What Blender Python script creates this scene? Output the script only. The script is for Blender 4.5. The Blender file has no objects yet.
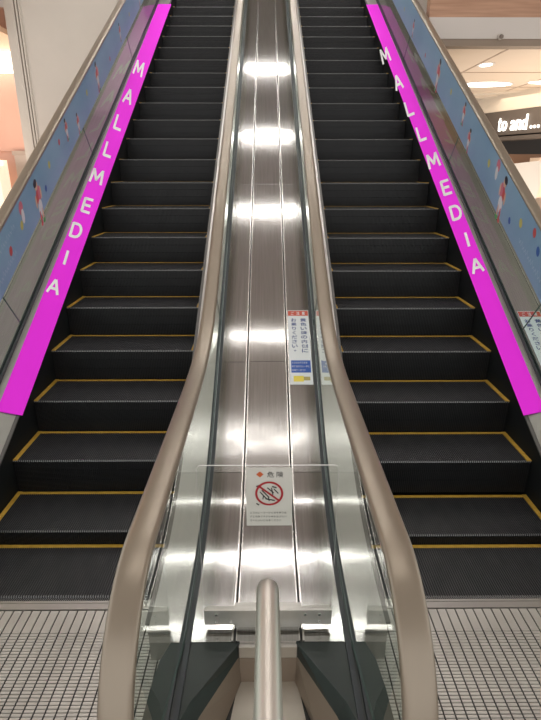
import bpy, math, random
from mathutils import Vector, Matrix
R = random.Random(7)
D = bpy.data; SC = bpy.context.scene; COL = SC.collection
# ------------------------------------------------------------------ camera
cam = D.cameras.new('camera'); co = D.objects.new('camera', cam); COL.objects.link(co)
cam.sensor_fit = 'HORIZONTAL'; cam.sensor_width = 36; cam.lens = 36 * 520 / 541
cam.clip_start = .05; cam.clip_end = 200
co.location = (0, 0, 1.4885)
co.rotation_euler = (math.pi / 2 - 0.34742, 0, -0.00646)
SC.camera = co
# ------------------------------------------------------------------ world + exposure
w = D.worlds.new('world'); SC.world = w; w.use_nodes = True
w.node_tree.nodes['Background'].inputs[0].default_value = (1.0, .985, .97, 1)
w.node_tree.nodes['Background'].inputs[1].default_value = 1.0
SC.view_settings.view_transform = 'Standard'; SC.view_settings.look = 'None'
SC.view_settings.gamma = 1; SC.view_settings.use_curve_mapping = False
SC.view_settings.exposure = 0.32
# light rows of the high ceiling over the escalators: (y, length, depth, strength)
CEIL_Z = 6.35
LIGHT_ROWS = [(2.3, 4.6, .10, 13), (3.5, 4.6, .10, 13), (5.0, 4.6, .05, 14), (7.55, 4.6, .055, 30), (9.2, 4.6, .055, 30), (10.75, 4.6, .055, 30)]

def area(name, loc, rot, sx, sy, power, col):
    l = D.lights.new(name, 'AREA'); l.shape = 'RECTANGLE'; l.size = sx; l.size_y = sy
    l.energy = power; l.color = col
    o = D.objects.new(name, l); o.location = loc; o.rotation_euler = rot; COL.objects.link(o)
    return o
area('shop_fill', (5.0, 10.6, 2.9), (0, 0, 0), 2.5, 2.5, 30, (1, .86, .68))  # unseen area fill over the shop front
area('shop_fill', (5.2, 9.3, 1.0), (math.pi, 0, 0), 3, 4, 95, (1, .86, .72))  # added upward fill to brighten the lower ceiling, no fixture there
area('shop_fill', (-5.0, 9.8, 1.6), (math.pi, 0, 0), 1.5, 2.0, 30, (1, .78, .62))  # added upward fill for the peach ceiling at left, no fixture there

# ------------------------------------------------------------------ materials
def nodes(m):
    m.use_nodes = True
    return m.node_tree.nodes, m.node_tree.links, m.node_tree.nodes['Principled BSDF']
def mat(name, col, rough=.5, metal=0, emit=None, es=0, spec=.5, coat=0):
    m = D.materials.new(name); n, l, b = nodes(m)
    b.inputs['Base Color'].default_value = (*col, 1); b.inputs['Roughness'].default_value = rough
    b.inputs['Metallic'].default_value = metal; b.inputs['Specular IOR Level'].default_value = spec
    b.inputs['Coat Weight'].default_value = coat
    if emit: b.inputs['Emission Color'].default_value = (*emit, 1); b.inputs['Emission Strength'].default_value = es
    return m
def noisy(name, c1, c2, scale, rough=.5, metal=0, stretch=(1, 1, 1), detail=3, bump=0, spec=.5):
    m = mat(name, c1, rough, metal, spec=spec); n, l, b = nodes(m)
    tc = n.new('ShaderNodeTexCoord'); mp = n.new('ShaderNodeMapping'); mp.inputs['Scale'].default_value = stretch
    no = n.new('ShaderNodeTexNoise'); no.inputs['Scale'].default_value = scale; no.inputs['Detail'].default_value = detail
    rp = n.new('ShaderNodeValToRGB'); rp.color_ramp.elements[0].position = .3; rp.color_ramp.elements[1].position = .7
    rp.color_ramp.elements[0].color = (*c1, 1); rp.color_ramp.elements[1].color = (*c2, 1)
    l.new(tc.outputs['Object'], mp.inputs[0]); l.new(mp.outputs[0], no.inputs[0]); l.new(no.outputs[0], rp.inputs[0])
    l.new(rp.outputs[0], b.inputs['Base Color'])
    if bump:
        bp = n.new('ShaderNodeBump'); bp.inputs['Strength'].default_value = bump; bp.inputs['Distance'].default_value = .004
        l.new(no.outputs[0], bp.inputs['Height']); l.new(bp.outputs[0], b.inputs['Normal'])
    return m
def brushed(name, c1, c2, rough, aniso, rot=0.0):
    m = noisy(name, c1, c2, 5, rough, 1, (22, .5, .5), 4); n, l, b = nodes(m)
    b.inputs['Anisotropic'].default_value = aniso; b.inputs['Anisotropic Rotation'].default_value = rot
    t = n.new('ShaderNodeTangent'); t.direction_type = 'UV_MAP'; t.uv_map = 'UVMap'
    l.new(t.outputs[0], b.inputs['Tangent'])
    # faint sheet waviness
    tc = n.new('ShaderNodeTexCoord'); no = n.new('ShaderNodeTexNoise'); no.inputs['Scale'].default_value = 2.2
    bp = n.new('ShaderNodeBump'); bp.inputs['Strength'].default_value = .09; bp.inputs['Distance'].default_value = .02
    l.new(tc.outputs['Object'], no.inputs[0]); l.new(no.outputs[0], bp.inputs['Height']); l.new(bp.outputs[0], b.inputs['Normal'])
    return m
STEEL = brushed('brushed_steel', (.44, .43, .415), (.53, .52, .505), .13, .86)
STEEL2 = mat('satin_steel', (.60, .57, .53), .33, 1)
STEEL3 = mat('deck_edge_steel', (.50, .48, .46), .34, .85)
POLISH = mat('polished_edge', (.80, .78, .75), .22, 1)
BRACKET = noisy('bracket_steel', (.56, .54, .50), (.66, .63, .60), 9, .42, .7)
RAILM = noisy('taupe_handrail', (.275, .228, .175), (.30, .25, .192), 3, .30, .45, spec=.6)
SEAM = mat('seam_dark', (.06, .058, .055), .5, .3)
GASKET = mat('rubber_gasket', (.035, .04, .045), .45)
TREAD = noisy('worn_tread', (.070, .070, .078), (.105, .103, .110), 14, .42, .5, (1, .4, 1))
BLACKG = mat('groove_black', (.008, .008, .009), .6)
RISER = noisy('riser_black', (.012, .012, .013), (.019, .019, .020), 6, .38, .2, (1, 1, 1))
NOSE = mat('worn_nose', (.25, .25, .25), .45, .5)
SKIRT = mat('skirt_black', (.010, .011, .012), .6, spec=.2)
BRUSH = mat('edge_trim_grey', (.13, .12, .115), .5, .3)
def yellowm():
    return noisy('yellow_paint', (.50, .29, .035), (.62, .38, .06), 30, .5)
YEL = yellowm()
PLATE = noisy('landing_plate', (.56, .525, .49), (.70, .66, .62), 3.5, .40, .6)
PLATED = mat('plate_groove', (.035, .032, .030), .6, .3)
COMB = mat('comb_alu', (.55, .52, .50), .35, .9)
DARKBOX = noisy('dark_green_plastic', (.018, .026, .024), (.026, .034, .031), 5, .35)
BROWNST = mat('bronze_steel', (.36, .29, .235), .42, .6)
FLOORP = noisy('channel_plate', (.60, .55, .48), (.68, .63, .56), 6, .4, .5)
MAG = mat('magenta_vinyl', (.92, .032, .84), .6, spec=.15)
WHITE = mat('white_print', (.9, .9, .88), .5)
CREAM = noisy('cream_cladding', (.64, .575, .505), (.69, .62, .545), 1.2, .45)
CREAMD = mat('cladding_groove', (.20, .16, .13), .5)
PILLAR = mat('cladding_trim', (.62, .56, .49), .4)

def glassm(name, tint, ior=1.5, rough=0.0):
    m = D.materials.new(name); m.use_nodes = True; n = m.node_tree.nodes; l = m.node_tree.links; n.clear()
    o = n.new('ShaderNodeOutputMaterial'); mx = n.new('ShaderNodeMixShader'); t = n.new('ShaderNodeBsdfTransparent')
    g = n.new('ShaderNodeBsdfGlossy'); f = n.new('ShaderNodeFresnel'); f.inputs['IOR'].default_value = ior
    t.inputs[0].default_value = (*tint, 1); g.inputs['Roughness'].default_value = rough
    g.inputs['Color'].default_value = (.95, 1, .97, 1)
    ge = n.new('ShaderNodeNewGeometry'); iv = n.new('ShaderNodeMath'); iv.operation = 'SUBTRACT'; iv.inputs[0].default_value = 1
    mu = n.new('ShaderNodeMath'); mu.operation = 'MULTIPLY'   # each pane surface mirrors on its outer side only
    l.new(ge.outputs['Backfacing'], iv.inputs[1]); l.new(f.outputs[0], mu.inputs[0]); l.new(iv.outputs[0], mu.inputs[1])
    l.new(mu.outputs[0], mx.inputs[0]); l.new(t.outputs[0], mx.inputs[1]); l.new(g.outputs[0], mx.inputs[2]); l.new(mx.outputs[0], o.inputs[0])
    return m
GLASS = glassm('balustrade_glass', (.90, .955, .93))
GLASS_OUT = glassm('coated_glass', (.86, .93, .91), 1.16)
ACRYL = glassm('clear_acrylic', (.97, .97, .97), 1.22)
GEDGE = mat('glass_edge', (.05, .09, .075), .3)
ACEDGE = mat('acrylic_edge', (.75, .75, .74), .25)

# ------------------------------------------------------------------ mesh helpers
class MB:
    def __init__(s): s.v = []; s.f = []; s.m = []; s.uv = []; s.mats = []; s.smooth = []
    def mi(s, m):
        if m not in s.mats: s.mats.append(m)
        return s.mats.index(m)
    def face(s, pts, m, uv=None, smooth=False):
        i = len(s.v); s.v += [tuple(p) for p in pts]; s.f.append(tuple(range(i, i + len(pts)))); s.m.append(s.mi(m))
        s.uv.append(uv or [(p[0], p[1]) for p in pts]); s.smooth.append(smooth)
    def grid(s, rows, m, closed=False, smooth=True, caps=False):
        """rows: list of equally long point lists; shares vertices"""
        i0 = len(s.v); n = len(rows[0]); k = s.mi(m)
        for r in rows: s.v += [tuple(p) for p in r]
        for a in range(len(rows) - 1):
            for b in range(n if closed else n - 1):
                c = (b + 1) % n
                s.f.append((i0 + a * n + b, i0 + a * n + c, i0 + (a + 1) * n + c, i0 + (a + 1) * n + b)); s.m.append(k)
                s.uv.append([(b / n, a * .1), ((b + 1) / n, a * .1), ((b + 1) / n, (a + 1) * .1), (b / n, (a + 1) * .1)]); s.smooth.append(smooth)
        if caps:
            for r, rev in ((0, True), (len(rows) - 1, False)):
                idx = [i0 + r * n + b for b in range(n)]
                if rev: idx.reverse()
                s.f.append(tuple(idx)); s.m.append(k); s.uv.append([(0, 0)] * n); s.smooth.append(False)
    def box(s, x0, x1, y0, y1, z0, z1, m):
        p = [(x0, y0, z0), (x1, y0, z0), (x1, y1, z0), (x0, y1, z0), (x0, y0, z1), (x1, y0, z1), (x1, y1, z1), (x0, y1, z1)]
        for q in ((0, 3, 2, 1), (4, 5, 6, 7), (0, 1, 5, 4), (1, 2, 6, 5), (2, 3, 7, 6), (3, 0, 4, 7)): s.face([p[i] for i in q], m)
    def prism(s, poly, z0, z1, m, mside=None):
        """poly: (x,y) list counter-clockwise; z extruded"""
        s.face([(x, y, z1) for x, y in poly], m); s.face([(x, y, z0) for x, y in reversed(poly)], m)
        for i in range(len(poly)):
            a, b = poly[i], poly[(i + 1) % len(poly)]
            s.face([(*a, z0), (*b, z0), (*b, z1), (*a, z1)], mside or m)
    def prism_x(s, poly, x0, x1, m, mside=None, lean=None):
        """poly: (y,z) list extruded along x. lean(z-ish point)->x shift"""
        L = lean or (lambda y, z: 0)
        s.face([(x0 + L(y, z), y, z) for y, z in reversed(poly)], m); s.face([(x1 + L(y, z), y, z) for y, z in poly], m)
        for i in range(len(poly)):
            a, b = poly[i], poly[(i + 1) % len(poly)]
            s.face([(x0 + L(*a), *a), (x0 + L(*b), *b), (x1 + L(*b), *b), (x1 + L(*a), *a)], mside or m)
    def tube(s, pts, r, m, n=24, caps=True):
        pts = [Vector(p) for p in pts]; rows = []; side = None
        for i, p in enumerate(pts):
            t = (pts[min(i + 1, len(pts) - 1)] - pts[max(i - 1, 0)]).normalized()
            if side is None:
                side = t.cross(Vector((0, 0, 1)));
                if side.length < .1: side = t.cross(Vector((0, 1, 0)))
            side = (side - t * side.dot(t)).normalized(); up = side.cross(t)
            rows.append([p + r * (side * math.cos(2 * math.pi * k / n) + up * math.sin(2 * math.pi * k / n)) for k in range(n)])
        s.grid(rows, m, closed=True, caps=caps)
    def cyl(s, c, r, z0, z1, m, n=32, sx=1, sy=1):
        s.prism([(c[0] + r * sx * math.cos(2 * math.pi * k / n), c[1] + r * sy * math.sin(2 * math.pi * k / n)) for k in range(n)], z0, z1, m)
    def mesh(s, name):
        me = D.meshes.new(name); me.from_pydata(s.v, [], s.f)
        for m in s.mats: me.materials.append(m)
        me.polygons.foreach_set('material_index', s.m); me.polygons.foreach_set('use_smooth', s.smooth)
        ul = me.uv_layers.new(name='UVMap'); k = 0
        for u in s.uv:
            for c in u: ul.data[k].uv = c; k += 1
        me.update(); return me
    def build(s, name, parent=None, **kw):
        o = D.objects.new(name, s.mesh(name)); COL.objects.link(o)
        if parent: o.parent = parent
        for a, b in kw.items(): o[a] = b
        return o
def empty(name, loc=(0, 0, 0), **kw):
    o = D.objects.new(name, None); COL.objects.link(o); o.location = loc
    for a, b in kw.items(): o[a] = b
    return o
def local(parent, o):
    """child built in world coordinates keeps its place under a moved parent"""
    o.parent = parent; o.matrix_parent_inverse = Matrix.Translation(parent.location).inverted(); return o
def bevel(o, wd=.003, seg=2):
    m = o.modifiers.new('bevel', 'BEVEL'); m.width = wd; m.segments = seg; m.limit_method = 'ANGLE'; return o
def text_outline(txt, size=1.0, spacing=1.0, bold=0.0):
    """font outlines as polygons -> mesh vertices/faces centred on the origin, unit height about size"""
    cu = D.curves.new('lettering', 'FONT'); cu.body = txt; cu.size = size; cu.align_x = 'CENTER'; cu.align_y = 'CENTER'
    cu.offset = bold; cu.space_line = spacing; cu.resolution_u = 3
    o = D.objects.new('lettering', cu); COL.objects.link(o)
    dg = bpy.context.evaluated_depsgraph_get(); me = D.meshes.new_from_object(o.evaluated_get(dg))
    vs = [tuple(v.co) for v in me.vertices]; fs = [tuple(p.vertices) for p in me.polygons]
    D.objects.remove(o); D.curves.remove(cu); D.meshes.remove(me)
    return vs, fs
def put_text(mb, txt, fn, m, size=1.0, bold=0.0, norm=True, thick=None):
    """fn maps (a,b) in the letter's own square to a world point"""
    vs, fs = text_outline(txt, size, bold=bold)
    if not vs: return
    if norm:
        xs = [v[0] for v in vs]; ys = [v[1] for v in vs]; cx = (min(xs) + max(xs)) / 2; cy = (min(ys) + max(ys)) / 2
        h = max(max(ys) - min(ys), max(xs) - min(xs)); vs = [((v[0] - cx) / h, (v[1] - cy) / h) for v in vs]
    i = len(mb.v); mb.v += [tuple(fn(v[0], v[1])) for v in vs]; k = mb.mi(m)
    for f in fs: mb.f.append(tuple(i + a for a in f)); mb.m.append(k); mb.uv.append([(0, 0)] * len(f)); mb.smooth.append(False)

# ------------------------------------------------------------------ escalator geometry
S = math.tan(math.radians(30)); Y2 = 3.287; FL = -.54; PZ = -.531; TOPY = 12.1
def prof(off, flat, wd=.12):
    yb = Y2 + (flat - off) / S
    def z(y):
        t = (y - yb) / wd
        return flat + S * wd * (t if t > 30 else math.log1p(math.exp(t)))
    return z
def ys(a, b, n_curve=26):
    out = [a]; y = a
    while y < b - 1e-6:
        y += .06 if 1.6 < y < 3.6 else .35
        out.append(min(y, b))
    return out
deck_z = prof(.15, -.335, .20)
inner_z = prof(.125, -.36, .20)
skirt_top = prof(.10, -.385, .20)
rail_z_in = prof(.755, .522, .20); rail_z_out = prof(.86, .545, .20)
NEW_C = (1.22, .120); NEW_R = .402
def rail_path(ytop, rail_z):
    p = []
    for k in range(0, 19):
        a = math.radians(-145 - 125 * k / 18); p.append((NEW_C[0] + NEW_R * math.cos(a), NEW_C[1] + NEW_R * math.sin(a)))
    p += [(y, rail_z(y)) for y in ys(1.26, ytop)]
    return p
RAIL_PATHS = (rail_path(TOPY, rail_z_in), rail_path(TOPY, rail_z_out))
def handrail(parent, x):
    mb = MB(); rows = []; P = RAIL_PATHS[abs(x) > 1]
    sec = []
    for k in range(20):     # rounded C section, wide in x
        a = 2 * math.pi * k / 20; c, s_ = math.cos(a), math.sin(a)
        sec.append((.043 * math.copysign(abs(c) ** .65, c), .019 * math.copysign(abs(s_) ** .75, s_) - .016))
    for i, p in enumerate(P):
        a = P[max(i - 1, 0)]; b = P[min(i + 1, len(P) - 1)]
        t = Vector((b[0] - a[0], b[1] - a[1])).normalized(); n = Vector((-t[1], t[0]))
        rows.append([(x + sx, p[0] + n[0] * sn, p[1] + n[1] * sn) for sx, sn in sec])
    mb.grid(rows, RAILM, closed=True, caps=True)
    o = local(parent, mb.build('handrail'))
    mb = MB(); mb.prism_x([(.74, FL), (1.02, FL), (1.02, -.16), (.93, -.10), (.80, -.10), (.74, -.20)], x - .062, x + .062, DARKBOX); local(parent, mb.build('newel_foot'))
    return o
def glass_panels(parent, xb, xt, joints, thick=.008, gz=deck_z):
    rail_z = rail_z_out if abs(xb) > 1 else rail_z_in
    GLASS = GLASS_OUT if abs(xb) > 1 else D.materials['balustrade_glass']
    """glass under the handrail: newel panel then inclined panels with 4 mm joints; leans from xb at the foot to xt at the top"""
    def sl(y):  # joints run square to the incline: shift of the top end
        return -.33
    sgn = 1 if xb > 0 else -1
    def lean(y, z):
        t = (z - gz(max(y, .8))) / .80
        return (xt - xb) * max(0, min(1, t))
    edges = [None] + joints + [TOPY - .1]
    for i in range(len(edges) - 1):
        a, b = edges[i], edges[i + 1]
        lo = []; hi = []
        if a is None:
            yy = [y for y in ys(1.30, b)]
            lo = [(y, gz(y) - .01) for y in yy]
            hi = [(y, rail_z(y) - .028) for y in ys(1.2, b + sl(b))]
            arc = [(NEW_C[0] + .376 * math.cos(math.radians(q)), NEW_C[1] + .376 * math.sin(math.radians(q))) for q in range(98, 218, 8)]
            lo = [(.98, -.10), (1.20, -.20)] + lo[1:]
            poly = lo + hi[::-1] + arc
        else:
            a += .004
            poly = [(y, gz(y) - .01) for y in ys(a, b)] + [(y, rail_z(y) - .028) for y in ys(a + sl(a), b + sl(b))][::-1]
        mb = MB(); mb.prism_x(poly, xb - thick / 2, xb + thick / 2, GLASS, GEDGE, lean)
        local(parent, mb.build('glass_panel'))
def ribbon(name, parent, x0, x1, zf, y0, y1, m, dz=0.0, th=.012, dz1=None):
    """bent sheet following the profile zf; UV v runs along the slope"""
    mb = MB(); yy = ys(y0, y1); d1 = dz if dz1 is None else dz1
    rows = [[(x0, y, zf(y) + dz - th), (x0, y, zf(y) + dz), (x1, y, zf(y) + d1), (x1, y, zf(y) + d1 - th)] for y in yy]
    # separate strips so that edges stay crisp
    for j in range(4):
        k = (j + 1) % 4
        mb.grid([[r[j], r[k]] for r in rows], m)
    for r, rev in ((rows[0], 1), (rows[-1], 0)): mb.face(r[::-1] if rev else r, m)
    o = mb.build(name)
    return local(parent, o) if parent else o

# step mesh (shared): nose at the origin, tread runs +y, riser hangs down
def step_meshes(wd):
    mb = MB(); n = int(wd / .0125); pitch = wd / n; x0 = -wd / 2; L = .393; dp = .009
    H = .236
    def riser(t):   # curved riser: bulges back towards the foot
        return .002 + .008 * t * t, -H * t
    for i in range(n):
        a = x0 + i * pitch; b = a + pitch * .52; c = a + pitch
        # ridge
        mb.face([(a, .008, 0), (b, .008, 0), (b, L, 0), (a, L, 0)], TREAD)
        mb.face([(a, 0, -.009), (b, 0, -.009), (b, .003, 0), (a, .003, 0)], NOSE)
        mb.face([(a, .003, .0002), (b, .003, .0002), (b, .009, .0002), (a, .009, .0002)], NOSE)
        mb.face([(a, .008, 0), (a, L, 0), (a, L, -dp), (a, .008, -dp)], BLACKG)
        mb.face([(b, L, 0), (b, .008, 0), (b, .008, -dp), (b, L, -dp)], BLACKG)
        mb.face([(b, .008, -dp), (c, .008, -dp), (c, L, -dp), (b, L, -dp)], BLACKG)
        ts = [0, .3, .6, 1]
        for q in range(3):
            (ya, za), (yb, zb) = riser(ts[q]), riser(ts[q + 1])
            za = min(za, -.009); 
            mb.face([(a, yb - .002, zb), (b, yb - .002, zb), (b, ya - .002, za), (a, ya - .002, za)], RISER)
            mb.face([(b, yb + .006, zb), (c, yb + .006, zb), (c, ya + .006, za - .006), (b, ya + .006, za - .006)], BLACKG)
            mb.face([(b, yb - .002, zb), (b, yb + .006, zb), (b, ya + .006, za), (b, ya - .002, za)], BLACKG)
            mb.face([(a, yb + .006, zb), (a, yb - .002, zb), (a, ya - .002, za), (a, ya + .006, za)], BLACKG)
    hw = n * pitch / 2
    mb.box(-hw, hw, .01, L, -.04, -dp - .001, BLACKG)
    yb = MB(); bw = .028
    yb.box(-hw, -hw + bw, .003, L, -.004, .0035, YEL); yb.box(hw - bw, hw, .003, L, -.004, .0035, YEL)
    yb.box(-hw + bw, hw - bw, L - .025, L, -.004, .0006, YEL)
    return mb.mesh('step'), yb.mesh('yellow_border')

def escalator(name, label, x0, x1, nose, outer, sgn, joints_in, joints_out, rails_x, glass_x):
    """x0<x1 = step edges; outer = side away from the middle (-1/+1)"""
    xc = (x0 + x1) / 2
    E = empty('escalator', (xc, 2.0, FL), label=label, category='escalator', group='escalators side by side')
    sm, ym = step_meshes(x1 - x0 - .004)
    for (y, z) in nose:
        s = D.objects.new('step', sm); COL.objects.link(s); s.location = (xc, y, z); local(E, s)
        b = D.objects.new('yellow_border', ym); COL.objects.link(b); b.parent = s
        b['label'] = 'yellow painted border line of step'
    # skirts: black side walls under the deck edge
    for x in (x0 - .012, x1 + .002):
        mb = MB(); yy = ys(1.99, TOPY)
        poly = [(y, max(PZ - .3, Y2 * 0 + (y - Y2) * S - .55)) for y in yy] + [(y, skirt_top(y)) for y in yy][::-1]
        mb.prism_x(poly, x, x + .010, SKIRT); local(E, mb.build('skirt_panel'))
    # inner decks on both sides with grey edge trim
    for side in (-1, 1):
        xe = x0 - .002 if side < 0 else x1 + .002
        xg = min(glass_x) if side < 0 else max(glass_x)
        a, b = (xe + side * .022, xg - side * .016)
        ribbon('deck_trim', E, min(xe, a), max(xe, a), inner_z, 1.75, TOPY, BRUSH, dz=-.014 if side > 0 else -.012)
        ribbon('inner_deck', E, min(a, b), max(a, b), inner_z, 1.70, TOPY, STEEL3, dz=-.010 if side > 0 else 0.0, dz1=0.0 if side > 0 else -.010)
        mb = MB(); yy = ys(1.705, 2.6); xa, xb = sorted((a, b)); mb.prism_x([(1.705, FL), (2.6, FL)] + [(y, inner_z(y) - .026) for y in yy][::-1], xa + .002, xb - .002, STEEL2); local(E, mb.build('deck_end_cap'))
    # glass, gaskets, rails
    for gx, rx, js in zip(glass_x, rails_x, (joints_in, joints_out)):
        glass_panels(E, gx, rx + (gx - rx) * .35, js)
        for d in (-1, 1):
            a, b = sorted((gx + d * .006, gx + d * (.027 if d * gx < 0 and abs(gx) < 1 else .016)))
            ribbon('glass_gasket', E, a, b, deck_z, 1.02, TOPY, GASKET, dz=.008, th=.03)
        handrail(E, rx)
    # comb plate and landing plate
    mb = MB(); cx0, cx1 = x0 - .0, x1 + .0
    mb.box(cx0, cx1, 1.985, 2.022, FL - .01, PZ + .004, COMB)
    mb.box(cx0, cx1, 2.022, 2.028, FL - .01, PZ - .002, PLATED)
    mb.box(cx0, cx1, 2.028, 2.042, FL - .01, PZ + .001, COMB)
    n = int((cx1 - cx0) / .0098)
    for i in range(n):
        a = cx0 + i * .0098 + .0045
        mb.face([(a, 2.042, PZ), (a + .005, 2.042, PZ), (a + .0035, 2.075, FL - .002), (a + .0015, 2.075, FL - .002)], COMB)
    local(E, mb.build('comb'))
    mb = MB()
    lx0, lx1 = (x0 - .16, x1 + .20) if outer < 0 else (x0 - .20, x1 + .16)
    mb.box(lx0, lx1, .35, 1.985, FL - .03, PZ - .006, PLATED)
    pw = .0445; nx = int((lx1 - lx0) / pw)
    for i in range(nx):
        a = lx0 + i * pw + .003; b = a + pw - .0065
        mb.box(a, b, 1.8625, 1.980, PZ - .008, PZ, PLATE)
        y = 1.862
        while y > .40:
            # rounded little ribs
            mb.face([(a, y - .0115, PZ - .0015), (b, y - .0115, PZ - .0015), (b, y - .008, PZ), (a, y - .008, PZ)], PLATE)
            mb.face([(a, y - .008, PZ), (b, y - .008, PZ), (b, y, PZ), (a, y, PZ)], PLATE)
            mb.face([(a, y - .0115, PZ - .006), (b, y - .0115, PZ - .006), (b, y - .0115, PZ - .0015), (a, y - .0115, PZ - .0015)], PLATE)
            y -= .0158
    local(E, mb.build('landing_plate'))
    # truss cladding under the steps, seen only from aside
    mb = MB(); yy = ys(2.1, TOPY)
    mb.prism_x([(y, max(-.9, (y - Y2) * S - .95)) for y in yy] + [(y, (y - Y2) * S - .42) for y in yy][::-1], x0 - .02, x1 + .02, SKIRT)
    local(E, mb.build('truss'))
    return E

noseL = [(2.087, -.546), (2.487, -.457), (2.887, -.231)] + [(Y2 + .4 * k, .4 * k * S) for k in range(0, 22)]
noseR = [(2.075, -.549), (2.475, -.486), (2.875, -.240)] + [(3.275 + .4 * k, -.007 + .4 * k * S) for k in range(0, 22)]
EL = escalator('escalator', 'escalator on the left side of the steel centre deck, beside the cream pillar', -1.615, -.54, noseL, -1, -1, [3.75, 6.0, 8.3], [3.75, 5.9, 8.1], (-.360, -1.905), (-.345, -1.832))
ER = escalator('escalator', 'escalator on the right side of the steel centre deck, toward the shop sign', .54, 1.68, noseR, 1, 1, [3.75, 6.0, 8.3], [3.68, 5.75, 8.1], (.360, 1.965), (.345, 1.878))

# ------------------------------------------------------------------ centre deck between the escalators
CD = empty('center_deck', (0, 1.62, FL), label='brushed stainless deck of three long panels rising between the two inner handrails', category='escalator deck')
for (a, b, dz) in ((-.325, -.143, 0), (-.133, .133, .004), (.143, .325, 0)):
    # sheets meet in cross seams
    cuts = [1.62, 2.66, 3.43, 5.4, 7.6, 9.8, TOPY]
    for c0, c1 in zip(cuts[:-1], cuts[1:]):
        ribbon('deck_panel', CD, a, b, deck_z, c0, c1 - .003, STEEL, dz=dz)
for a, b in ((-.143, -.133), (.133, .143)):
    ribbon('deck_seam', CD, a, b, deck_z, 1.62, TOPY, SEAM, dz=-.004)
for a, b in ((-.151, -.1445), (-.1325, -.128), (.128, .1325), (.1445, .151)):
    ribbon('seam_bead', CD, a, b, deck_z, 1.62, TOPY, POLISH, dz=.007)
mb = MB(); mb.box(-.34, .34, 1.625, 1.64, FL + .004, -.349, BROWNST)
mb.box(-.118, .118, 1.600, 1.6245, FL + .004, -.40, BROWNST); mb.box(-.118, .118, 1.600, 1.6245, -.398, -.342, STEEL2)
mb.box(-.124, -.118, 1.60, 1.625, FL, -.34, SEAM); mb.box(.118, .124, 1.60, 1.625, FL, -.34, SEAM)
local(CD, mb.build('end_plate'))
mb = MB(); mb.box(-.42, .42, .35, 1.60, FL - .03, FL + .002, SEAM)
mb.prism([(-.36, .4), (.36, .4), (.16, 1.35), (.125, 1.60), (-.125, 1.60), (-.16, 1.35)], FL + .002, FL + .006, FLOORP); local(CD, mb.build('channel_floor'))

# dark inlet boxes around the handrail newels
def inlet(s):
    top = [(.115, 1.622), (.400, 1.622), (.430, 1.539), (.443, 1.412), (.447, 1.28), (.440, 1.05), (.405, 1.02), (.36, 1.18), (.286, 1.364)]
    low = [(.113, 1.60), (.400, 1.622), (.430, 1.539), (.443, 1.412), (.447, 1.28), (.440, 1.05), (.395, 1.00), (.26, 1.15), (.200, 1.33)]
    mb = MB(); z1, zm, z0 = -.337, -.395, FL + .008
    T = [(s * x, y, z1) for x, y in top]; n = len(T)
    M_ = [(s * (x * .62 + u * .38), y * .62 + v * .38, zm) for (x, y), (u, v) in zip(top, low)]; B = [(s * x, y, z0) for x, y in low]
    def f(p, m): mb.face(p if s < 0 else p[::-1], m)
    f(T[::-1] if False else T, DARKBOX)
    for i in range(n):
        j = (i + 1) % n
        f([T[i], M_[i], M_[j], T[j]], DARKBOX)
        inner = i in (8, 7)
        f([M_[i], B[i], B[j], M_[j]], BROWNST if inner else DARKBOX)
    f(B[::-1], DARKBOX)
    o = mb.build('handrail_inlet', label=('left' if s < 0 else 'right') + ' dark green plastic box wrapping the ' + ('left' if s < 0 else 'right') + ' inner newel foot', category='inlet cover', group='handrail inlet covers')
    return o
inlet(-1); inlet(1)

# outer decks beyond the outer glass
for s, gx, lab in ((-1, -1.852, 'long stainless deck outside the left outer glass balustrade'), (1, 1.898, 'long stainless deck outside the right outer glass balustrade')):
    OD = empty('outer_deck', (gx, 1.4, FL), label=lab, category='escalator deck', group='outer decks')
    a, b = sorted((gx, gx + s * .20)); ribbon('deck_panel', OD, a, b, deck_z, 1.3, TOPY, STEEL)
    a, b = sorted((gx + s * .203, gx + s * .209)); ribbon('seam_bead', OD, a, b, deck_z, 1.3, TOPY, POLISH, dz=.004)
    a, b = sorted((gx + s * .212, gx + s * .36)); ribbon('deck_panel', OD, a, b, deck_z, 1.3, TOPY, STEEL)
    mb = MB(); yy = ys(1.3, TOPY); xx = gx + s * .35
    mb.prism_x([(y, max(FL, (y - Y2) * S - .9)) for y in yy] + [(y, deck_z(y) - .013) for y in yy][::-1], min(xx, xx + s * .01), max(xx, xx + s * .01), PILLAR)
    local(OD, mb.build('side_cladding'))

# ------------------------------------------------------------------ magenta strips with lettering
LF = [('M', -1.712, 7.898, -0.022, 0.469, 0.244, -0.14), ('A', -1.708, 7.155, -0.02, 0.398, 0.225, -0.119), ('L', -1.703, 6.564, -0.018, 0.345, 0.209, -0.103), ('L', -1.700, 6.03, -0.017, 0.301, 0.195, -0.09), ('M', -1.71, 5.562, -0.015, 0.264, 0.183, -0.079), ('E', -1.698, 5.121, -0.013, 0.232, 0.171, -0.07), ('D', -1.71, 4.783, -0.013, 0.209, 0.162, -0.063), ('I', -1.705, 4.454, -0.012, 0.188, 0.154, -0.057), ('A', -1.711, 4.138, -0.012, 0.168, 0.146, -0.051)]
RT = [('M', 1.659, 8.298, 0.019, 0.511, 0.255, 0.154), ('A', 1.694, 7.519, 0.019, 0.433, 0.235, 0.13), ('L', 1.704, 6.877, 0.018, 0.374, 0.218, 0.112), ('L', 1.729, 6.34, 0.018, 0.327, 0.205, 0.098), ('M', 1.743, 5.833, 0.017, 0.286, 0.192, 0.086), ('E', 1.764, 5.387, 0.017, 0.253, 0.18, 0.076), ('D', 1.76, 5.02, 0.017, 0.226, 0.171, 0.068), ('I', 1.765, 4.665, 0.016, 0.202, 0.162, 0.061), ('A', 1.757, 4.358, 0.016, 0.183, 0.154, 0.055)]
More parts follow.
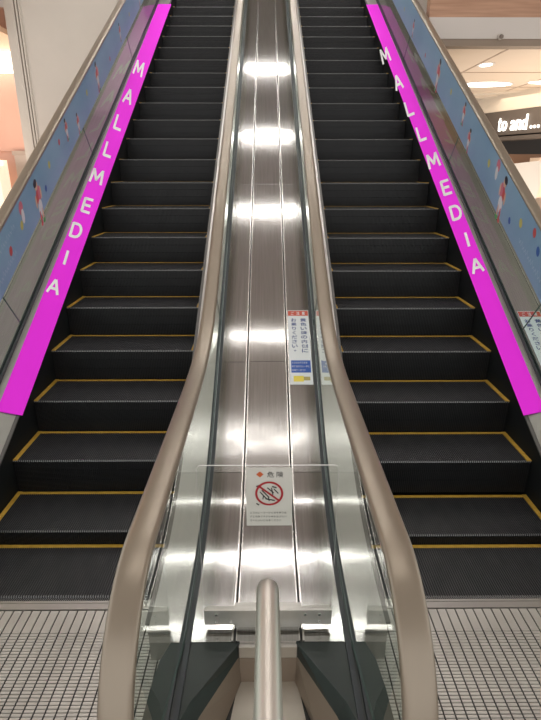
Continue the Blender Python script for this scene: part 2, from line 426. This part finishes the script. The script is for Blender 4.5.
def seg(x0, y0, x1, y1, w=.085):
    dx, dy = x1 - x0, y1 - y0; L = math.hypot(dx, dy); nx, ny = -dy / L * w, dx / L * w; ex, ey = dx / L * w * .5, dy / L * w * .5
    return [(x0 + nx - ex, y0 + ny - ey), (x0 - nx - ex, y0 - ny - ey), (x1 - nx + ex, y1 - ny + ey), (x1 + nx + ex, y1 + ny + ey)]
def ringseg(cx, cy, rx, ry, a0, a1, w=.085, n=10):
    out = []
    for k in range(n):
        p = [math.radians(a0 + (a1 - a0) * (k + q) / n) for q in (0, 1)]
        out.append([(cx + (rx + w) * math.cos(p[0]), cy + (ry + w) * math.sin(p[0])), (cx + (rx + w) * math.cos(p[1]), cy + (ry + w) * math.sin(p[1])),
                    (cx + (rx - w) * math.cos(p[1]), cy + (ry - w) * math.sin(p[1])), (cx + (rx - w) * math.cos(p[0]), cy + (ry - w) * math.sin(p[0]))])
    return out
GLYPH = {'M': [seg(-.40, -.42, -.32, .42), seg(-.30, .40, 0, -.22), seg(0, -.22, .30, .40), seg(.32, .42, .40, -.42)],
         'A': [seg(-.33, -.42, -.02, .42), seg(.33, -.42, .02, .42), seg(-.20, -.14, .20, -.14)],
         'L': [seg(-.24, .42, -.24, -.42), seg(-.22, -.42, .28, -.42)],
         'E': [seg(-.24, .42, -.24, -.42), seg(-.22, -.42, .27, -.42), seg(-.22, .42, .27, .42), seg(-.22, .0, .20, .0)],
         'D': [seg(-.28, .42, -.28, -.42), seg(-.26, .42, 0, .42), seg(-.26, -.42, 0, -.42)] + ringseg(0, 0, .32, .42, -90, 90),
         'I': [seg(0, .42, 0, -.42)]}
def banner(s, xa, xb, ya, yb, letters, lab, XR):
    root = empty('advertising_strip', (s * xa, ya, inner_z(ya)), label=lab, category='advertising strip', group='magenta advertising strips')
    mb = MB(); yy = [ya] + [ya + .25 * k for k in range(1, int((yb - ya) / .25))] + [yb]
    rows = []
    for i, y in enumerate(yy):
        t = (y - ya) / (yb - ya)
        dy = .03 if i == 0 else 0
        rows.append([(s * xa, y, inner_z(y) + .004), (s * (xb + XR * t), y + dy, inner_z(y + dy) + .004)])
    mb.grid(rows if s > 0 else [r[::-1] for r in rows], MAG)
    mb.grid([[ (p[0], p[1], p[2]-.003) for p in r] for r in rows], MAG)
    local(root, mb.build('strip_sheet'))
    for ch, x, y, ux, uy, rx, ry in letters:
        mb = MB(); k = .92
        def fn(a, b):
            X = x + k * (a * min(rx, .165) + b * ux); Y = y + k * (a * ry + b * uy)
            return (X, Y, inner_z(Y) + .0065)
        for poly in GLYPH[ch]:
            mb.face([fn(a, b) for a, b in poly], WHITE)
        local(root, mb.build('letter'))
banner(-1, 1.590, 1.770, 3.06, 10.2, LF, 'magenta strip with white capitals along the left escalator outer deck', .042)
banner(1, 1.668, 1.822, 3.05, 10.2, RT, 'magenta strip with white capitals along the right escalator outer deck', .04)

# ------------------------------------------------------------------ stickers and the danger sign
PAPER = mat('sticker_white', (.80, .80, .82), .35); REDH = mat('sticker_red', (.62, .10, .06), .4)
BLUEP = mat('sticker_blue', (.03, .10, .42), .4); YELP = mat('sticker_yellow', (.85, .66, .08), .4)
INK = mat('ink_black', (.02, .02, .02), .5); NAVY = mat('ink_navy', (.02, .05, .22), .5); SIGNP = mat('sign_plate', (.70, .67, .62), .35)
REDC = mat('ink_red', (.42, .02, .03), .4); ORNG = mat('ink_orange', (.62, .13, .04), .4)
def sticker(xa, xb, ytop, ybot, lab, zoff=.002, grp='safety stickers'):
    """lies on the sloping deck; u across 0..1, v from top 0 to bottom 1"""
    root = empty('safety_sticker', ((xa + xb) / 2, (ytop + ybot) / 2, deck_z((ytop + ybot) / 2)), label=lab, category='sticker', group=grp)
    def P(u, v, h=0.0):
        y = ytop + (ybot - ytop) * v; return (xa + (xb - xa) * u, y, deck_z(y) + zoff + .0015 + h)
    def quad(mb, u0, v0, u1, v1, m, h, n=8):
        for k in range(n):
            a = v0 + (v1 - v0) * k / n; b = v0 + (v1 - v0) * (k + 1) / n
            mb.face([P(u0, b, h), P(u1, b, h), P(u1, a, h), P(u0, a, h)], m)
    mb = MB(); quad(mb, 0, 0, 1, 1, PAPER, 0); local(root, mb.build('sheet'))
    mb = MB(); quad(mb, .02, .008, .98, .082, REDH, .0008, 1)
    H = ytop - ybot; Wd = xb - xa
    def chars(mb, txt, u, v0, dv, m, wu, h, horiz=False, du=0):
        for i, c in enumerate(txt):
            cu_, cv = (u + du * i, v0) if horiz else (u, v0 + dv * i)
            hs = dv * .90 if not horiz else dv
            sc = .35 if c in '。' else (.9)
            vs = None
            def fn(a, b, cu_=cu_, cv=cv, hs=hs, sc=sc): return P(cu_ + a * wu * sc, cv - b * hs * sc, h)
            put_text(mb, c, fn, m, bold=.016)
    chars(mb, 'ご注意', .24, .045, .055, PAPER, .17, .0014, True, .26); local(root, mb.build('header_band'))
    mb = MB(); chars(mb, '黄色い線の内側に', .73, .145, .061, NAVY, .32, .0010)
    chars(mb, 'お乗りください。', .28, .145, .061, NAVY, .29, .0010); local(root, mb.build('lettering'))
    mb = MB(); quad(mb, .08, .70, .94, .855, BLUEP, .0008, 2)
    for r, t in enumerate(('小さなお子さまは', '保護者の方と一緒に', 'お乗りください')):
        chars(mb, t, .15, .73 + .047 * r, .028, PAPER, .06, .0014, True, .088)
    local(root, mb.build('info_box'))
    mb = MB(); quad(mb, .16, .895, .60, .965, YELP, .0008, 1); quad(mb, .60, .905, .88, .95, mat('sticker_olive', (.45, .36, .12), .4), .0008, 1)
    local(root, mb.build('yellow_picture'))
sticker(.154, .312, 3.87, 3.25, 'white and blue safety sticker with red header on the centre steel deck')
sticker(1.91, 2.085, 3.86, 3.22, 'white and blue sticker copy standing in for a reflection in the right outer glass', grp='safety stickers')  # real sheet on the outer deck imitating a mirror image in the glass

# acrylic guard panel on its steel bracket
AG = empty('acrylic_guard', (0, 1.7, -.335), label='clear acrylic guard panel standing across the foot of the centre deck', category='guard panel')
def rrect(x0, x1, z0, z1, r, n=5):
    p = []
    for cx, cz, a0 in ((x1 - r, z1 - r, 0), (x0 + r, z1 - r, 90), (x0 + r, z0 + r, 180), (x1 - r, z0 + r, 270)):
        for k in range(n + 1):
            a = math.radians(a0 + 90 * k / n); p.append((cx + r * math.cos(a), cz + r * math.sin(a)))
    return p
def plate_y(mb, poly, y0, y1, m, me):
    mb.face([(x, y0, z) for x, z in poly], m); mb.face([(x, y1, z) for x, z in reversed(poly)], m)
    for i in range(len(poly)):
        a, b = poly[i], poly[(i + 1) % len(poly)]
        mb.face([(a[0], y1, a[1]), (b[0], y1, b[1]), (b[0], y0, b[1]), (a[0], y0, a[1])], me)
mb = MB(); plate_y(mb, rrect(-.268, .268, -.300, .455, .018), 1.694, 1.700, ACRYL, ACEDGE); local(AG, mb.build('acrylic_sheet'))
mb = MB(); mb.box(-.266, .266, 1.676, 1.690, -.300, -.225, BRACKET); mb.box(-.14, .14, 1.690, 1.72, -.334, -.225, BRACKET)
mb.box(-.262, .262, 1.701, 1.712, -.298, -.235, BRACKET); br = local(AG, bevel(mb.build('steel_bracket'), .002))
for x in (-.215, -.155, .155, .215):
    for z in (-.282, -.245):
        if (x < 0) == (z < -.26) or abs(x) > .2:
            mb = MB(); mb.tube([(x, 1.672, z), (x, 1.676, z)], .006, POLISH, 14); o = mb.build('screw'); local(br, o)
            o.matrix_parent_inverse = Matrix.Translation(AG.location).inverted() @ Matrix.Identity(4)
            o.parent = br; o.matrix_parent_inverse = Matrix.Identity(4)
# danger sign on the acrylic
SX, SY = .006, 1.692
SG = empty('danger_sign', (SX, SY, .19), label='small white danger sign with red prohibition circle on the acrylic panel', category='sign')
mb = MB(); x0, x1, z0, z1 = SX - .088, SX + .088, .188, .447
mb.box(x0, x1, SY - .001, SY + .001, z0, z1, SIGNP); local(SG, mb.build('sign_plate'))
def SP(u, v, h=.0015): return (x0 + (x1 - x0) * u, SY - .001 - h, z1 - (z1 - z0) * v)
mb = MB(); mb.face([SP(.30, .055), SP(.22, .105), SP(.30, .155), SP(.38, .105)], ORNG); local(SG, mb.build('orange_diamond'))
mb = MB()
for c, u in (('危', .53), ('険', .73)): put_text(mb, c, lambda a, b, u=u: SP(u + a * .15, .107 - b * .095), INK, bold=0)
for r, (t, uu) in enumerate((('エスカレーターから身を乗り出', .075), ('すと危険です手や顔を出さない', .075), ('でくださいご注意ください', .075))):
    for i, c in enumerate(t):
        put_text(mb, c, lambda a, b, i=i, r=r: SP(.10 + .058 * i + a * .045, .765 + .068 * r - b * .033), INK, bold=0)
local(SG, mb.build('lettering'))
mb = MB(); cx, cv, ra, rb = .51, .43, .30, .265; asp = (x1 - x0) / (z1 - z0); n = 48
def ring(r, k): a = 2 * math.pi * k / n; return SP(.50 + r * math.cos(a), .43 - r * asp * math.sin(a), .002)
for k in range(n): mb.face([ring(.305, k), ring(.305, k + 1), ring(.258, k + 1), ring(.258, k)], REDC)
c45 = math.cos(math.radians(40)); s45 = math.sin(math.radians(40)); w_ = .022
pts = [(-.28 * c45 - w_ * s45, -.28 * s45 + w_ * c45), (-.28 * c45 + w_ * s45, -.28 * s45 - w_ * c45), (.28 * c45 + w_ * s45, .28 * s45 - w_ * c45), (.28 * c45 - w_ * s45, .28 * s45 + w_ * c45)]
mb.face([SP(.50 + a, .43 + b * asp, .0022) for a, b in pts], REDC); local(SG, mb.build('prohibition_circle'))
mb = MB()   # little line figure of a person leaning over the rail
def stroke(a, b, wd=.010, h=.0018):
    dx, dy = b[0] - a[0], b[1] - a[1]; L = math.hypot(dx, dy); nx, ny = -dy / L * wd, dx / L * wd
    mb.face([SP(a[0] + nx, a[1] + ny, h), SP(a[0] - nx, a[1] - ny, h), SP(b[0] - nx, b[1] - ny, h), SP(b[0] + nx, b[1] + ny, h)], INK)
for a, b in (((.30, .40), (.44, .52)), ((.34, .37), (.50, .50)), ((.42, .52), (.62, .55)), ((.46, .33), (.60, .42)), ((.55, .33), (.58, .45)), ((.60, .35), (.70, .43)), ((.38, .46), (.36, .53)), ((.48, .50), (.50, .56)), ((.56, .31), (.66, .33)), ((.22, .31), (.30, .29)), ((.22, .60), (.28, .63))):
    stroke(a, b)
local(SG, mb.build('pictogram'))

# ------------------------------------------------------------------ guard rail post in the foreground
mb = MB(); pz = .345; pr = .033; rb = .055
path = [(0, 1.225, FL + .006)] + [(0, 1.225, z) for z in (-.2, .1, pz - rb)]
path += [(0, 1.225 - rb + rb * math.cos(math.radians(a)), pz - rb + rb * math.sin(math.radians(a))) for a in range(10, 91, 10)]
path += [(0, y, pz) for y in (1.0, .7, .45)]
path += [(0, .35 + rb - rb * math.sin(math.radians(a)) , pz - rb + rb * math.cos(math.radians(a))) for a in range(10, 91, 10)] + [(0, .35, .1), (0, .35, FL + .006)]
mb.tube(path, pr, mat('tube_steel', (.68, .63, .57), .40, .8), 28)
GP = empty('guard_rail', (0.006, 1.225, FL), label='bent stainless tube guard rail in the foreground in front of the centre deck', category='guard rail')
local(GP, mb.build('bent_tube'))
for y in (1.225, .35):
    mb = MB(); mb.cyl((0, y), .055, FL + .006, FL + .014, STEEL2); local(GP, mb.build('floor_flange'))

# ------------------------------------------------------------------ blue printed films on the outer glass
def filmmat(name, c1, c2, c3):
    m = noisy(name, c1, c2, 1.6, .30, 0, (.3, 1.2, 1.2), 4, spec=.5); return m
BLUEF = filmmat('blue_film', (.19, .32, .45), (.25, .385, .51), None)
PINK = mat('print_pink', (.55, .16, .20), .4); REDP = mat('print_red', (.50, .08, .07), .4); HAIR = mat('print_black', (.03, .03, .035), .4)
SKINP = mat('print_peach', (.62, .40, .28), .4); WHP = mat('print_white', (.62, .62, .62), .4); GRNP = mat('print_green', (.06, .32, .08), .4)
YLP = mat('print_yellow', (.50, .45, .12), .4); BLP = mat('print_blue', (.03, .10, .32), .4); PALE = mat('print_pale', (.33, .45, .56), .4)
def film(s, xb, xt, items, scripts, lab, ya=3.30, yb=11.4, ja=(3.75, 5.8, 8.2)):
    """flat print stuck on the outer face of the outer glass"""
    root = empty('printed_film', (xb, ya, inner_z(ya)), label=lab, category='printed film', group='blue printed films')
    def P(y, off, h):
        z = (y - Y2) * S + off; t = (z - deck_z(y)) / .80
        return (xb + (xt - xb) * max(0, min(1, t)) - s * (.0065 + h), y, z)
    mb = MB(); nn = 60
    for k in range(nn):
        a = ya + (yb - ya) * k / nn; b = ya + (yb - ya) * (k + 1) / nn
        for o0, o1 in ((.50, .66), (.66, .842)):
            q = [P(a, o0, 0), P(b, o0, 0), P(b, o1, 0), P(a, o1, 0)]
            mb.face(q if s < 0 else q[::-1], BLUEF)
    local(root, mb.build('film_sheet'))
    def blob(mb, y, o, ry, ro, m, h, n=12):
        q = [P(y + ry * math.cos(2 * math.pi * k / n), o + S * ry * math.cos(2 * math.pi * k / n) * -1 * 0 + ro * math.sin(2 * math.pi * k / n), h) for k in range(n)]
        mb.face(q if s < 0 else q[::-1], m)
    for it in items:
        mb = MB(); kind, y, o, sz = it
        if kind == 'kid':
            for dy, do, ry, ro, m in ((.0, -.075, .034, .055, REDP), (.035, -.065, .026, .060, PINK), (-.045, -.085, .014, .050, SKINP), (.066, -.075, .013, .050, SKINP),
                                      (.012, -.160, .040, .060, WHP), (-.012, -.225, .012, .050, REDP), (.035, -.225, .012, .050, SKINP), (.040, -.275, .022, .020, GRNP), (-.014, -.270, .020, .018, REDP),
                                      (.0, .012, .028, .034, SKINP), (-.012, .036, .032, .030, HAIR)):
                hh = .0008 + .00012 * (len(mb.f)); blob(mb, y + dy * sz, o + do * sz, ry * sz, ro * sz, m, hh)
            local(root, mb.build('printed_child', label='printed small child figure'))
        else:
            blob(mb, y, o, .028 * sz, .036 * sz, {'pink': PINK, 'yel': YLP, 'red': REDP, 'blue': BLP}[kind], .0008)
            if kind == 'pink': blob(mb, y + .01, o - .05 * sz, .02 * sz, .04 * sz, WHP, .0010)
            local(root, mb.build('printed_spot'))
    for (y0, y1, o) in scripts:
        mb = MB(); rows = []; y = y0; k = 0
        while y < y1:
            h = o + (.016, -.014, .010, -.016, .030, -.012)[k % 6]
            rows.append([P(y, h - .006, .0009), P(y, h + .006, .0009)]); y += .016; k += 1
        mb.grid(rows if s > 0 else [q[::-1] for q in rows], PALE, smooth=False)
        local(root, mb.build('printed_scrawl'))
film(-1, -1.832, -1.880, [('kid', 4.42, .715, 1.0), ('kid', 6.42, .75, .85), ('kid', 5.27, .77, .55), ('kid', 5.6, .66, .55), ('pink', 4.10, .76, 1.3), ('yel', 4.06, .66, .9), ('red', 3.82, .64, .9),
                          ('yel', 4.75, .70, .8), ('blue', 4.6, .60, .7), ('red', 5.05, .72, .7), ('yel', 6.0, .69, .8), ('kid', 7.6, .72, .6), ('kid', 8.9, .7, .7), ('red', 7.0, .6, .7), ('yel', 8.2, .65, .7)],
     [(3.45, 3.95, .735), (3.4, 3.9, .585)], 'blue film with small printed children on the left outer balustrade glass')
film(1, 1.878, 1.935, [('kid', 4.40, .75, 1.0), ('kid', 6.50, .745, .95), ('kid', 5.54, .78, .6), ('kid', 5.30, .67, .6), ('pink', 4.58, .79, 1.3), ('yel', 4.77, .70, .9), ('yel', 4.02, .70, .9), ('red', 3.80, .78, .9),
                      ('blue', 3.70, .72, .9), ('blue', 4.2, .60, .7), ('yel', 6.0, .7, .8), ('kid', 7.8, .7, .6), ('red', 7.1, .6, .7), ('yel', 8.4, .65, .7)],
     [(3.48, 4.0, .60)], 'blue film with small printed children on the right outer balustrade glass')

# ------------------------------------------------------------------ the setting
def struct(mb, name): 
    o = mb.build(name); o['kind'] = 'structure'; return o
TILE = noisy('mall_floor', (.42, .38, .34), (.50, .46, .41), 2, .25)
CEILM = noisy('ceiling_paint', (.60, .56, .52), (.64, .60, .56), 1, .7)
CEILR = noisy('lower_ceiling_paint', (.66, .53, .41), (.71, .58, .46), .8, .6)
WOODM = noisy('wood_band', (.38, .20, .12), (.52, .30, .19), 3, .5, 0, (.5, 6, 9))
BULK = mat('bulkhead_white', (.62, .56, .51), .6); BROWN = mat('bulkhead_brown', (.27, .20, .145), .5)
mb = MB()
mb.box(-9, -1.62 - .4, -4, 16, FL - .06, FL, TILE); mb.box(2.1, 11, -4, 16, FL - .06, FL, TILE); mb.box(-2.02, 2.1, -4, .34, FL - .06, FL, TILE); mb.box(-2.02, -1.78, .34, 6, FL - .06, FL - .004, TILE); mb.box(1.89, 2.1, .34, 6, FL - .06, FL - .004, TILE)
struct(mb, 'floor')
mb = MB(); mb.box(-9, 11, -4, 16, CEIL_Z, CEIL_Z + .1, CEILM); struct(mb, 'ceiling')
LIGHTM = {}
ORD = ('first, nearest the viewer,', 'second', 'third', 'fourth', 'fifth', 'last, farthest up the slope,')
for qi, (y, L, dpt, st) in enumerate(LIGHT_ROWS):
    LIGHTM.setdefault(st, mat('lamp_diffuser_%d' % st, (.9, .9, .9), .5, emit=(1, .975, .94), es=st))
    c = empty('ceiling_light', (0, y, CEIL_Z), label=ORD[qi] + ' of the linear ceiling lights mirrored in the centre deck', category='ceiling light', group='linear ceiling lights over the escalators')
    mb = MB(); mb.box(-L / 2, L / 2, y - dpt / 2, y + dpt / 2, CEIL_Z - .03, CEIL_Z - .012, LIGHTM[st]); local(c, mb.build('diffuser'))
    mb = MB(); mb.box(-L / 2 - .02, L / 2 + .02, y - dpt / 2 - .02, y + dpt / 2 + .02, CEIL_Z - .0115, CEIL_Z, BULK); local(c, mb.build('frame'))
# upper landing beyond the top of both escalators
mb = MB(); mb.box(-1.6, 1.7, TOPY, 16, (TOPY - Y2) * S - .5, (TOPY - Y2) * S, TILE); struct(mb, 'floor_upper')
mb = MB(); mb.box(-9, 11, 16, 16.1, FL, CEIL_Z, BULK); struct(mb, 'wall_back')

# right: lower ceiling with bulkhead, wood band above, downlights
mb = MB(); RX0 = 2.05
mb.box(RX0, 11, 7.6, 7.75, 3.08, 3.315, BULK); struct(mb, 'trim_1')
mb = MB(); mb.box(RX0, 11, 7.61, 7.76, 3.0, 3.079, BROWN); struct(mb, 'trim_2')
mb = MB(); mb.box(RX0, 11, 7.62, 7.78, 3.316, 4.3, WOODM); struct(mb, 'trim_3')
SEAMC = mat('ceiling_seam', (.42, .31, .23), .6)
mb = MB()
mb.box(RX0 + .26, 11, 7.785, 15.9, 3.0, 3.06, CEILR)
for y in (9.45, 11.0): mb.box(RX0 + .26, 11, y, y + .035, 2.994, 3.0, SEAMC)
for x in (3.15, 4.75, 6.3): mb.box(x, x + .03, 7.8, 15.8, 2.995, 3.0005, SEAMC)
struct(mb, 'ceiling_lower')
WARML = mat('warm_lamp', (1, 1, 1), .5, emit=(1, .92, .80), es=3)
def downlight(x, y, rx, ry, lab):
    c = empty('downlight', (x, y, 3.0), label=lab, category='ceiling light', group='ceiling lights of the right shop area')
    mb = MB(); mb.cyl((x, y), 1, 2.985, 2.992, WARML, 28, rx, ry); local(c, mb.build('lamp_lens'))
    mb = MB(); mb.cyl((x, y), 1, 2.9925, 2.9998, BULK, 28, rx + .04, ry + .05); local(c, mb.build('trim_ring'))
downlight(3.28, 8.80, .085, .13, 'small round downlight in the lower ceiling right of the escalators')
downlight(4.02, 10.66, .46, .27, 'wide glowing ceiling light left of the shop sign')
downlight(5.05, 10.40, .36, .16, 'glowing ceiling light at the right picture edge')
mb = MB(); mb.tube([(2.965, 7.598, 3.10), (2.965, 7.56, 3.10)], .035, PILLAR, 20); mb.tube([(2.965, 7.56, 3.10), (2.965, 7.53, 3.088)], .024, CREAMD, 16)
o = mb.build('sensor', label='small round sensor on the white bulkhead edge', category='sensor')
# stepped soffit bands in front of the shop
SOFM = noisy('soffit_band', (.72, .62, .50), (.78, .68, .56), 1, .5)
for k, (y0, zz) in enumerate(((11.3, 2.975), (11.75, 2.95), (12.2, 2.925))):
    mb = MB(); p = [(3.3, y0 + .9), (8.5, y0 - 1.5), (8.5, y0 - 1.2), (3.3, y0 + 1.2)]
    mb.prism(p, zz, 3.0, SOFM); struct(mb, 'trim_%d' % (4 + k))

# shop sign fascia
FASC = mat('fascia_taupe', (.105, .082, .066), .45); FASD = mat('fascia_dark', (.10, .08, .065), .5); LET = mat('lit_letters', (1, 1, 1), .5, emit=(1, .95, .86), es=1.5)
A = Vector((3.9, 13.0, 0)); B = Vector((7.6, 7.9, 0)); A = Vector((4.35, 12.95, 0)); B = Vector((6.0, 9.1, 0))
dirv = (B - A).normalized(); nrm = Vector((-dirv.y, dirv.x, 0)); 
if nrm.y > 0: nrm = -nrm
FS = empty('shop_sign', (A.x, A.y, 2.2), label='taupe shop fascia with glowing white lettering right of the escalators', category='shop sign')
def FP(t, z, d=0): v = A + dirv * t + nrm * d; return (v.x, v.y, z)
LEN = (B - A).length + 1.5
mb = MB()
q = [FP(-.4, 2.20), FP(LEN, 2.20), FP(LEN, 2.66), FP(-.4, 2.66)]; q2 = [FP(-.4, 2.16, -.3), FP(LEN, 2.16, -.3), FP(LEN, 2.60, -.3), FP(-.4, 2.60, -.3)]
mb.face(q, FASC); mb.face(q2[::-1], FASC)
for i in range(4): j = (i + 1) % 4; mb.face([q[i], q2[i], q2[j], q[j]], FASC)
local(FS, mb.build('fascia_board'))
mb = MB(); q = [FP(-.4, 2.10, .03), FP(LEN, 2.10, .03), FP(LEN, 2.17, .03), FP(-.4, 2.17, .03)]; q2 = [FP(-.4, 2.10, -.3), FP(LEN, 2.10, -.3), FP(LEN, 2.17, -.3), FP(-.4, 2.17, -.3)]
mb.face(q, FASD); mb.face(q2[::-1], FASD)
for i in range(4): j = (i + 1) % 4; mb.face([q[i], q2[i], q2[j], q[j]], FASD)
local(FS, mb.build('lower_edge'))
mb = MB()
SIGN_T0, SIGN_T1, SIGN_Z, SIGN_H = .52, 2.02, 2.42, .25
def sign_word(txt, t0, t1, zc, h):
    vs, fs = text_outline(txt, 1.0, bold=.004)
    xs = [v[0] for v in vs]; yv = [v[1] for v in vs]; mnx, mxx, mny, mxy = min(xs), max(xs), min(yv), max(yv)
    mb = MB(); k = mb.mi(LET)
    for v in vs: mb.v.append(FP(t0 + (v[0] - mnx) / (mxx - mnx) * (t1 - t0), zc + ((v[1] - mny) / (mxy - mny) - .5) * h, .03))
    for f in fs: mb.f.append(tuple(f)); mb.m.append(k); mb.uv.append([(0, 0)] * len(f)); mb.smooth.append(False)
    o = local(FS, mb.build('lettering', label='glowing white lettering')); so = o.modifiers.new('solid', 'SOLIDIFY'); so.thickness = .03; so.offset = 0
SB = SIGN_Z - SIGN_H / 2; _sw = sign_word; sign_word = lambda t, a, b, z, h: _sw(t, a * .645 + .977, b * .645 + .977, z - .01, h * 1.12)
sign_word('t', .42, .52, SB + .115, .23); sign_word('o', .56, .76, SB + .085, .17)
sign_word('a', .92, 1.10, SB + .085, .17); sign_word('n', 1.13, 1.31, SB + .085, .17); sign_word('d', 1.34, 1.54, SB + .125, .25)
for k in range(3): sign_word('.', 1.68 + .13 * k, 1.735 + .13 * k, SB + .025, .05)
mb = MB()
q = [FP(-.6, 2.662, -.01), FP(LEN, 2.662, -.01), FP(LEN, 3.0, -.01), FP(-.6, 3.0, -.01)]; q2 = [FP(-.6, 2.662, -.25), FP(LEN, 2.662, -.25), FP(LEN, 3.0, -.25), FP(-.6, 3.0, -.25)]
mb.face(q, SOFM); mb.face(q2[::-1], SOFM)
for i in range(4): j = (i + 1) % 4; mb.face([q[i], q2[i], q2[j], q[j]], SOFM)
struct(mb, 'trim_8')
# shop interior below the fascia
DARKI = mat('shop_dark', (.035, .03, .028), .6); WDI = mat('shop_wood', (.20, .105, .06), .5); PANELW = mat('shop_panel', (.48, .45, .42), .5)
mb = MB(); mb.box(4.0, 11, 13.4, 13.5, FL, 3.0, DARKI); struct(mb, 'wall_shop')
mb = MB(); mb.box(4.3, 7.2, 11.9, 12.3, 1.62, 1.84, WDI); mb.box(4.3, 4.4, 11.9, 12.3, FL, 1.62, WDI); mb.box(7.1, 7.2, 11.9, 12.3, FL, 1.62, WDI); bevel(mb.build('shop_shelf', label='brown wooden shop shelf under the dark opening below the sign', category='shelf'), .01)
mb = MB(); plate_y(mb, [(4.4, .9), (5.20, .95), (5.30, 1.70), (4.4, 1.60)], 10.5, 10.54, PANELW, PANELW); 
for z in (FL,): mb.box(4.75, 4.81, 10.5, 10.54, z, .92, PANELW)
mb.build('display_board', label='tilted off-white display board below the shop sign at right edge', category='display board')
WARMO = mat('warm_goods', (.80, .55, .36), .5); 
mb = MB(); mb.box(5.35, 6.1, 10.9, 11.3, FL, 1.75, mat('warm_cabinet', (.62, .47, .36), .5)); mb.build('shop_cabinet', label='warm lit cabinet at the right picture edge behind the display board', category='cabinet')

# left: cream clad pillar with grooved edge, pink lit shop beyond
PL = []
mb = MB()
PY = 9.7; k = PY / 7
mb.box(-3.98, -2.36, PY, PY + 1.5, FL, CEIL_Z - .002, CREAM)
for a, b, m, d in ((-3.01, -2.895, PILLAR, 0), (-2.893, -2.880, CREAMD, .01), (-2.878, -2.858, PILLAR, -.008), (-2.856, -2.846, CREAMD, .006), (-2.844, -2.825, PILLAR, -.008)):
    mb.box(a * k, b * k, PY - .012 + d, PY + .3, FL, CEIL_Z - .004, m)
struct(mb, 'wall_left')
PINKC = noisy('pink_wall', (.66, .40, .32), (.72, .46, .37), 1, .6); PEACH = mat('peach_ceiling', (.78, .56, .40), .6)
mb = MB(); mb.box(-9, -4.0, 11.3, 11.4, 1.88, 4.35, PINKC); struct(mb, 'wall_pink')
mb = MB(); mb.box(-9, -4.3, 9.4, 11.3, 3.62, 3.70, PEACH); struct(mb, 'ceiling_peach')
mb = MB(); mb.box(-9, -4.3, 9.3, 9.4, 3.62, CEIL_Z, PEACH); struct(mb, 'trim_7')
c = empty('cove_light', (-4.5, 11.1, 3.5), label='glowing cove light between peach ceiling and pink wall at left edge', category='ceiling light')
mb = MB(); mb.prism([(-8, 11.0), (-3.1, 11.0), (-3.1, 11.22), (-8, 11.22)], 3.25, 3.58, mat('cove_lamp', (1, 1, 1), .5, emit=(1, .90, .74), es=1.6)); local(c, mb.build('cove_diffuser'))
mb = MB(); mb.box(-5.05, -4.2, 11.25 - .05, 11.28, FL, 1.80, mat('grey_cabinet', (.52, .45, .40), .5)); mb.box(-5.08, -4.2, 11.18, 11.28, 1.80, 1.88, mat('grey_cabinet_top', (.42, .35, .30), .5))
mb.build('shop_cabinet', label='grey shop cabinet left of the cream pillar below the pink wall', category='cabinet')
mb = MB(); mb.box(-7.0, -5.12, 10.6, 11.0, FL, 1.70, mat('lit_display', (1, .9, .75), .5, emit=(1, .86, .66), es=.5)); mb.build('lit_showcase', label='glowing white showcase at the far left picture edge', category='showcase')
mb = MB(); mb.box(-9, -3.02, 11.4, 11.5, FL, 1.879, PINKC); struct(mb, 'wall_shop_left')
